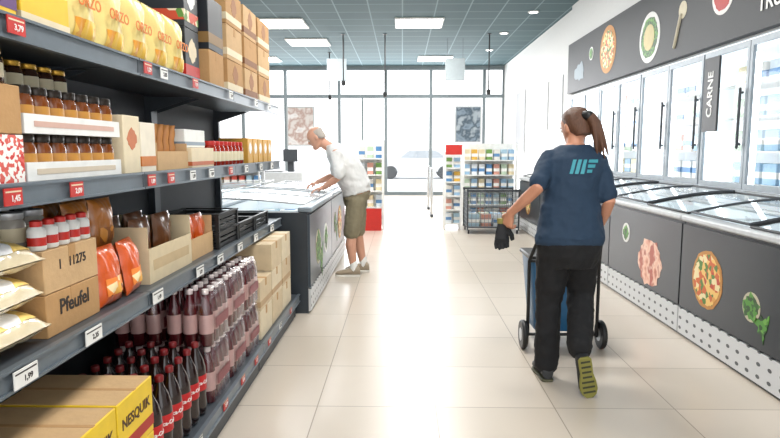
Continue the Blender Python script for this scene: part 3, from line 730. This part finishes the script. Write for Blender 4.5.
hair=mat('#6b4630',.45,var=.2,scale=30,bump=.5,bscale=50,stretch=(6,6,.6))
g=G()
rr=[(-.07,.05,.035,-.055),(-.04,.07,.058,-.045),(.01,.08,.078,-.028),(.05,.081,.088,-.018),(.082,.07,.083,-.01),(.104,.048,.058,-.008),(.12,.018,.022,-.006)]
g.loft([(Hc+HM@Vector((0,y,z)),HM@Vector((w_,0,0)),HM@Vector((0,d_,0))) for z,w_,d_,y in rr],28)
hr=part(g,'hair',hair,W)
tie=Hc+HM@Vector((0.0,-.108,.03))
g=G(); base=[Vector((.0,.02,.0)),Vector((.02,-.015,-.01)),Vector((.045,-.025,-.05)),Vector((.06,-.02,-.11)),Vector((.072,-.015,-.17)),Vector((.085,-.01,-.23))]
g.limb([tie+p for p in base],[.026,.028,.033,.031,.023,.006],14)
for q in range(5):
    off=Vector((math.cos(q*1.3)*.014,-.012,math.sin(q*1.3)*.008)); g.limb([tie+p+off*(i*.5) for i,p in enumerate(base)],[.01,.014,.018,.016,.011,.003],8)
part(g,'ponytail',hair,hr)
part(G().limb([tie+Vector((-.003,.005,0)),tie+Vector((.01,-.01,-.003))],[.03,.03],14),'hair_tie',black,hr)
teal=mat('#3f9aa8',.6)
g=G()
def quad(a,b_,c,d,n=6):
    a,b_,c,d=[Vector((p[0],0,p[1])) for p in (a,b_,c,d)]
    vs=[(a.lerp(b_,i/n)).lerp(d.lerp(c,i/n),j/n) for j in range(n+1) for i in range(n+1)]
    g.add(vs,[(j*(n+1)+i,j*(n+1)+i+1,(j+1)*(n+1)+i+1,(j+1)*(n+1)+i) for j in range(n) for i in range(n)],0,True)
for i in range(3):
    x=-.075+.03*i; quad((x,-.04),(x+.02,-.04),(x+.045,.04),(x+.025,.04))
for i in range(3):
    z=.022-.028*i; q=.3*z; quad((.03+q,z),(.075+q+.012*(1-i),z),(.08+q+.012*(1-i),z+.018),(.035+q,z+.018))
lg=part(g,'logo_print',teal,shirt,(1.025,3.35,1.285))
sw=lg.modifiers.new('wrap','SHRINKWRAP'); sw.target=shirt; sw.wrap_method='PROJECT'; sw.use_project_y=True; sw.use_positive_direction=True; sw.use_negative_direction=False; sw.wrap_mode='ABOVE_SURFACE'
sw.offset=.003
# gloves
GL=root('work_gloves','pair of black work gloves with yellow cuffs held in a hand','gloves',(0,0,0))
for j,(dx,dy) in enumerate(((0,0),(.015,.03))):
    g=G(); b0=Vector((.618+dx,3.685+dy,.93)); 
    g.loft([(b0,(.028,0,0),(0,.016,0)),(b0+Vector((-.004,0,-.05)),(.036,0,0),(0,.016,0)),(b0+Vector((-.006,0,-.1)),(.04,0,0),(0,.014,0))],16,p=2.5)
    for i in range(4): g.limb([b0+Vector((-.034+.02*i,0,-.095)),b0+Vector((-.038+.022*i,.008,-.13)),b0+Vector((-.036+.022*i,.0,-.16+.006*abs(i-1)))],[.011,.01,.008],8)
    g.limb([b0+Vector((.03,0,-.04)),b0+Vector((.055,0,-.075)),b0+Vector((.06,0,-.1))],[.012,.011,.009],8)
    gl=part(g,'glove',mat('#1d2024',.7),GL); remesh(gl,.004,2)
    part(G().loft([(b0+Vector((0,0,.03)),(.034,0,0),(0,.02,0)),(b0,(.031,0,0),(0,.019,0))],16),'cuff',mat('#8a8444',.7),gl)
# trolley
T=root('utility_trolley','blue plastic wheeled trolley with black frame and handle','trolley',(1.12,4.3,0))
g=G(); g.loft([((0,0,.1),(.17,0,0),(0,.13,0)),((0,0,.12),(.18,0,0),(0,.14,0)),((0,0,.6),(.225,0,0),(0,.18,0)),((0,0,.62),(.23,0,0),(0,.185,0))],32,p=7)
part(g,'bin',mat('#2a6c9c',.4),T)
g=G()
for a in (-1,1):
    g.limb([(a*.24,-.2,.09),(a*.24,-.2,.62),(a*.2,-.35,.84)],[.012]*3,8); g.limb([(a*.24,-.2,.1),(a*.2,.16,.08)],[.011]*2,8)
g.limb([(-.24,-.2,.1),(.24,-.2,.1)],[.011]*2,8); g.limb([(-.24,-.2,.62),(.24,-.2,.62)],[.012]*2,8)
part(g,'frame',black,T)
part(G().limb([(-.2,-.35,.84),(.2,-.35,.84)],[.016]*2,10),'handle',dgrey,T)
part(G().box(-.235,.235,-.19,.19,.62,.65),'rim',black,T,bevel=.01)
for a in (-1,1):
    Mx=Matrix.Translation((a*.27,-.2,.1))@Matrix.Rotation(R(90),4,'Y')
    wh=part(G().lathe([(.03,-.018),(.092,-.018),(.1,-.01),(.1,.01),(.092,.018),(.03,.018)],24,M=Mx),'wheel',black,T)
    part(G().lathe([(.045,-.02),(.045,.02)],16,M=Mx),'hub',steel,wh)
    Mx=Matrix.Translation((a*.17,.16,.045))@Matrix.Rotation(R(90),4,'Y')
    part(G().lathe([(.045,-.012),(.045,.012)],20,M=Mx),'wheel',black,T)
# man (faces -X)
Mn=root('person','person in white t-shirt and khaki shorts leaning over a chest freezer','person',(0,0,0))
MY=6.6
Hm=Vector((-.935,MY-.01,1.515)); MM=Matrix.Rotation(R(90),3,'Z')@Matrix.Rotation(R(-32),3,'X')
tm=[(.80,-.50,.12,.16),(.90,-.50,.14,.175),(.98,-.51,.145,.175),(1.06,-.54,.15,.175),(1.16,-.585,.145,.18),(1.26,-.64,.135,.19),(1.34,-.69,.115,.185),(1.40,-.735,.08,.13),(1.44,-.77,.055,.07)]
def mr(e,z0=0,z1=9): return [((x,MY,z),(0,w_+e,0),(d_+e,0,(d_+e)*.25)) for z,x,d_,w_ in tm if z0<=z<=z1]
g=G(); g.loft(mr(0)); g.limb([(-.75,MY,1.38),(-.88,MY,1.47)],[.06,.055]); headg(g,Hm,MM)
S1,E1,W1=(-.70,MY-.19,1.335),(-.66,MY-.24,1.10),(-.85,MY-.16,.975)
S2,E2,W2=(-.72,MY+.19,1.335),(-.76,MY+.24,1.10),(-.95,MY+.16,1.02)
for S_,E_,W_ in ((S1,E1,W1),(S2,E2,W2)): g.limb([S_,E_,tuple(Vector(E_)*.65+Vector(W_)*.35),W_],[.055,.042,.04,.027])
hand(g,W1,(-1,.1,-.2),(-.2,0,-1),(0,1,0),12); hand(g,W2,(-1,-.1,-.3),(-.2,0,-1),(0,-1,0),14)
K1=[(-.50,MY-.09,.84),(-.55,MY-.11,.48),(-.56,MY-.13,.35),(-.53,MY-.13,.1)]; K2=[(-.50,MY+.09,.84),(-.50,MY+.1,.48),(-.49,MY+.11,.35),(-.44,MY+.12,.1)]
for K in (K1,K2): g.limb(K,[.085,.056,.06,.036])
bd=part(g,'body',skinm,Mn); remesh(bd,.006,2)
face(Mn,Hm,MM,1,mat('#b8b0a8',.7))
g=G(); g.loft(mr(.018,.88))
for S_,E_ in ((S1,E1),(S2,E2)):
    a=Vector(S_);b_=Vector(E_); g.limb([a+(Vector((-.70,MY,1.33))-a)*.3,a,a.lerp(b_,.5),a.lerp(b_,.85)],[.065,.07,.066,.066])
sh=part(g,'t_shirt',mat('#dcdcda',.8,var=.03),Mn); remesh(sh,.01,4,.03,.09)
g=G(); g.loft(mr(.012,.8,.95))
g.limb([K1[0],(-.525,MY-.1,.66),(-.55,MY-.11,.49)],[.108,.1,.092]); g.limb([K2[0],(-.5,MY+.1,.66),(-.5,MY+.1,.49)],[.108,.1,.092])
so=part(g,'shorts',mat('#8a8168',.85,bump=.1,bscale=150),Mn); remesh(so,.01,3,.02,.08)
for K in (K1,K2):
    q=Vector(K[3]); part(G().limb([q+Vector((0,0,.05)),q-Vector((0,0,.02))],[.043,.043]),'sock',white,Mn)
shoe(Mn,(-.455,MY-.13,0),(-1,0,0),(0,0,1),.275,mat('#a4957f',.7),mat('#ece8df',.6),1.05)
shoe(Mn,(-.37,MY+.12,0),(-1,0,0),(0,0,1),.275,mat('#a4957f',.7),mat('#ece8df',.6),1.05)
g=G(); rr=[(-.045,.06,.03,-.07),(-.02,.077,.055,-.045),(.015,.078,.06,-.04),(.05,.077,.068,-.033),(.07,.068,.068,-.03)]
g.loft([(Hm+MM@Vector((0,y,z)),MM@Vector((w_,0,0)),MM@Vector((0,d_,0))) for z,w_,d_,y in rr],24)
part(g,'hair',mat('#b5aca2',.7,bump=.4,bscale=60),Mn)

# ---------- far displays
def rack(x,y,w_,d_,h,nsh,m,label,name='display_rack',header=None):
    r=root(name,label,'display rack',(x,y,0))
    g=G()
    for a in (-1,1):
        for b_ in (-1,1): g.box(a*w_/2-.015,a*w_/2+.015,b_*d_/2-.015,b_*d_/2+.015,0,h)
    part(g,'frame',m,r); part(G().box(-w_/2+.016,w_/2-.016,d_/2-.012,d_/2,.05,h),'back_panel',m,r)
    for k in range(nsh): part(G().box(-w_/2+.016,w_/2-.016,-d_/2,d_/2-.013,.1+k*(h-.15)/nsh,.12+k*(h-.15)/nsh),'shelf',m,r)
    if header: part(G().box(-w_/2,w_/2,-d_/2-.02,-d_/2-.017,h-.05,h+.12),'header_card',header,r)
    rnd=random.Random(int(x*100))
    for k in range(nsh):
        z=.121+k*(h-.15)/nsh; gap=(h-.15)/nsh
        n=max(2,int(w_/.13))
        for i in range(n):
            fpack(rnd.choice(palecols+packcols[:5]),(x-w_/2+w_*(i+.5)/n,y-.03,z),0,(.1,.16,round(min(.24,gap*.7),2)),'packs on the display racks','grocery_box','small printed grocery box on a rack')
    return r
rack(-.55,10.5,.44,.36,1.55,5,white,'white promotional rack filled with packaged snacks')
single(G().box(-.2,.2,-.02,.02,0,.38),'base_sign',red,'red promotional board at the foot of a rack','sign',(-.55,10.25,0.0))
rack(.88,10.5,.28,.36,1.35,5,white,'narrow white promotional stand with red header','display_rack',red)
rack(1.6,11.2,.95,.4,1.5,5,white,'wide white rack of mixed groceries')
rack(-3.2,11.5,1.0,.4,1.3,4,lgrey,'grey rack of packaged goods near the entrance')
# wire trolley / bin
wb=root('wire_display_bin','chrome wire display bin on castors with a few goods','display bin',(1.5,10.15,0))
g=G(); t=.008
for z in [.12+.07*i for i in range(9)]:
    for a in (-1,1): g.box(-.42,.42,a*.3-t/2,a*.3+t/2,z,z+t); g.box(a*.42-t/2,a*.42+t/2,-.3,.3,z,z+t)
for i in range(13):
    for a in (-1,1): g.box(-.42+.07*i-t/2,-.42+.07*i+t/2,a*.3-t/2,a*.3+t/2,.12,.69)
for i in range(9):
    for a in (-1,1): g.box(a*.42-t/2,a*.42+t/2,-.3+.075*i-t/2,-.3+.075*i+t/2,.12,.69)
part(g,'wire_mesh',mat('#8e9498',.35,.5),wb)
g=G()
for a in (-1,1):
    for b_ in (-1,1): g.box(a*.42-.012,a*.42+.012,b_*.3-.012,b_*.3+.012,0.06,.74)
g.box(-.43,.43,-.31,.31,.1,.115); g.box(-.44,.44,-.32,-.3,.7,.735); g.box(-.44,.44,.3,.32,.7,.735)
part(g,'frame',dgrey,wb)
for a in (-1,1):
    for b_ in (-1,1):
        Mx=Matrix.Translation((a*.4,b_*.28,.035))@Matrix.Rotation(R(90),4,'Y'); part(G().lathe([(.035,-.012),(.035,.012)],16,M=Mx),'castor',black,wb)
rnd=random.Random(3)
for i in range(4):
    for j in range(2): fpack(rnd.choice(palecols),(1.5-.3+.2*i,10.15-.13+.25*j,.116),0,(.16,.2,.2),'packs in the display bin','grocery_box','printed grocery box in a wire bin')
# gates, checkout
for x,y in ((.62,12.6),(.62,14.2)):
    r=root('entrance_gate','chrome and black security gate post','gate',(x,y,0),0,'security gates')
    part(G().box(-.03,.03,-.25,.25,0,.05),'base',dgrey,r); part(G().limb([(0,-.2,.05),(0,-.2,1.0),(0,.2,1.0),(0,.2,.05)],[.022]*4,10),'frame',chrome,r); part(G().box(-.008,.008,-.175,.175,.2,.95),'panel',black,r)
ck=root('checkout_counter','white and grey checkout counter with conveyor','checkout counter',(-3.4,14.8,0))
part(G().box(-1.0,1.0,-.35,.35,0,.85),'body',lgrey,ck,bevel=.02); part(G().box(-.95,.5,-.28,.28,.85,.87),'conveyor',black,ck); part(G().box(.6,.75,-.1,.1,.85,1.2).box(.5,.85,-.15,-.1,1.1,1.4),'till',dgrey,ck)
def rod(x,y,z0,lab='thin black ceiling rod with small spotlight'):
    r=root('hanging_rod',lab,'hanging rod',(x,y,CH),0,'ceiling rods')
    part(G().limb([(0,0,-.001),(0,0,z0-CH)],[.014,.014],8),'rod',black,r); part(G().lathe([(.05,-.012),(.05,0)],16),'mount',black,r)
    part(G().lathe([(.045,0),(.05,-.03),(.04,-.1),(.02,-.11)][::-1],16,c=(0,0,z0-CH)),'spotlight',black,r)
for x,y,z in ((-.38,13.5,2.65),(1.9,13.5,2.7),(-1.3,13.5,2.9),(-1.9,16,2.8)): rod(x,y,z)
def board(x,y,z,w_,h,m):
    r=root('hanging_sign','pale hanging aisle sign on two thin cables','sign',(x,y,z),0,'hanging signs')
    part(G().box(-w_/2,w_/2,-.01,.01,0,h),'panel',m,r)
    part(G().limb([(-w_/2+.05,0,h),(-w_/2+.05,0,CH-z)],[.004]*2,6).limb([(w_/2-.05,0,h),(w_/2-.05,0,CH-z)],[.004]*2,6),'cable',dgrey,r)
board(1.2,14,2.95,.45,.5,mat('#a4aeb2',.5)); board(-1.5,14,2.95,.45,.5,mat('#a4aeb2',.5))
def poster(x,y,z,w_,h,m,face,lab):
    r=root('poster',lab,'poster',(x,y,z),0)
    if face=='y':
        part(G().box(-w_/2,w_/2,0,.02,0,h),'frame',lgrey,r); part(G().box(-w_/2+.04,w_/2-.04,-.004,-.001,.04,h-.04),'print',m,r)
    else:
        part(G().box(-.02,0,-w_/2,w_/2,0,h),'frame',lgrey,r); part(G().box(-.024,-.021,-w_/2+.04,w_/2-.04,.04,h-.04),'print',m,r)
pm1=patchmat('posterprint',['#c9bfc0','#e8e4e2','#b89a90','#d8d0cc'],3,False)
pm2=patchmat('posterprint_blue',['#54687a','#8a9aa8','#4a5a68','#a8b2ba'],3,False)
poster(-3.1,FY-.03,1.5,.85,1.2,pm1,'y','pale framed poster on the shop window')
poster(2.0,FY-.03,1.6,.8,1.1,pm2,'y','blue-grey framed poster on the shop window')
poster(3.069,15.8,1.3,1.2,1.6,mat('#2a2e32',.4),'x','dark framed notice panel on the white wall')
poster(3.069,13.2,1.8,.7,1.0,mat('#b8bab8',.5),'x','grey framed notice on the wall')
poster(3.069,12.0,1.9,.6,.9,mat('#b4b8b8',.5),'x','pale framed notice on the wall')
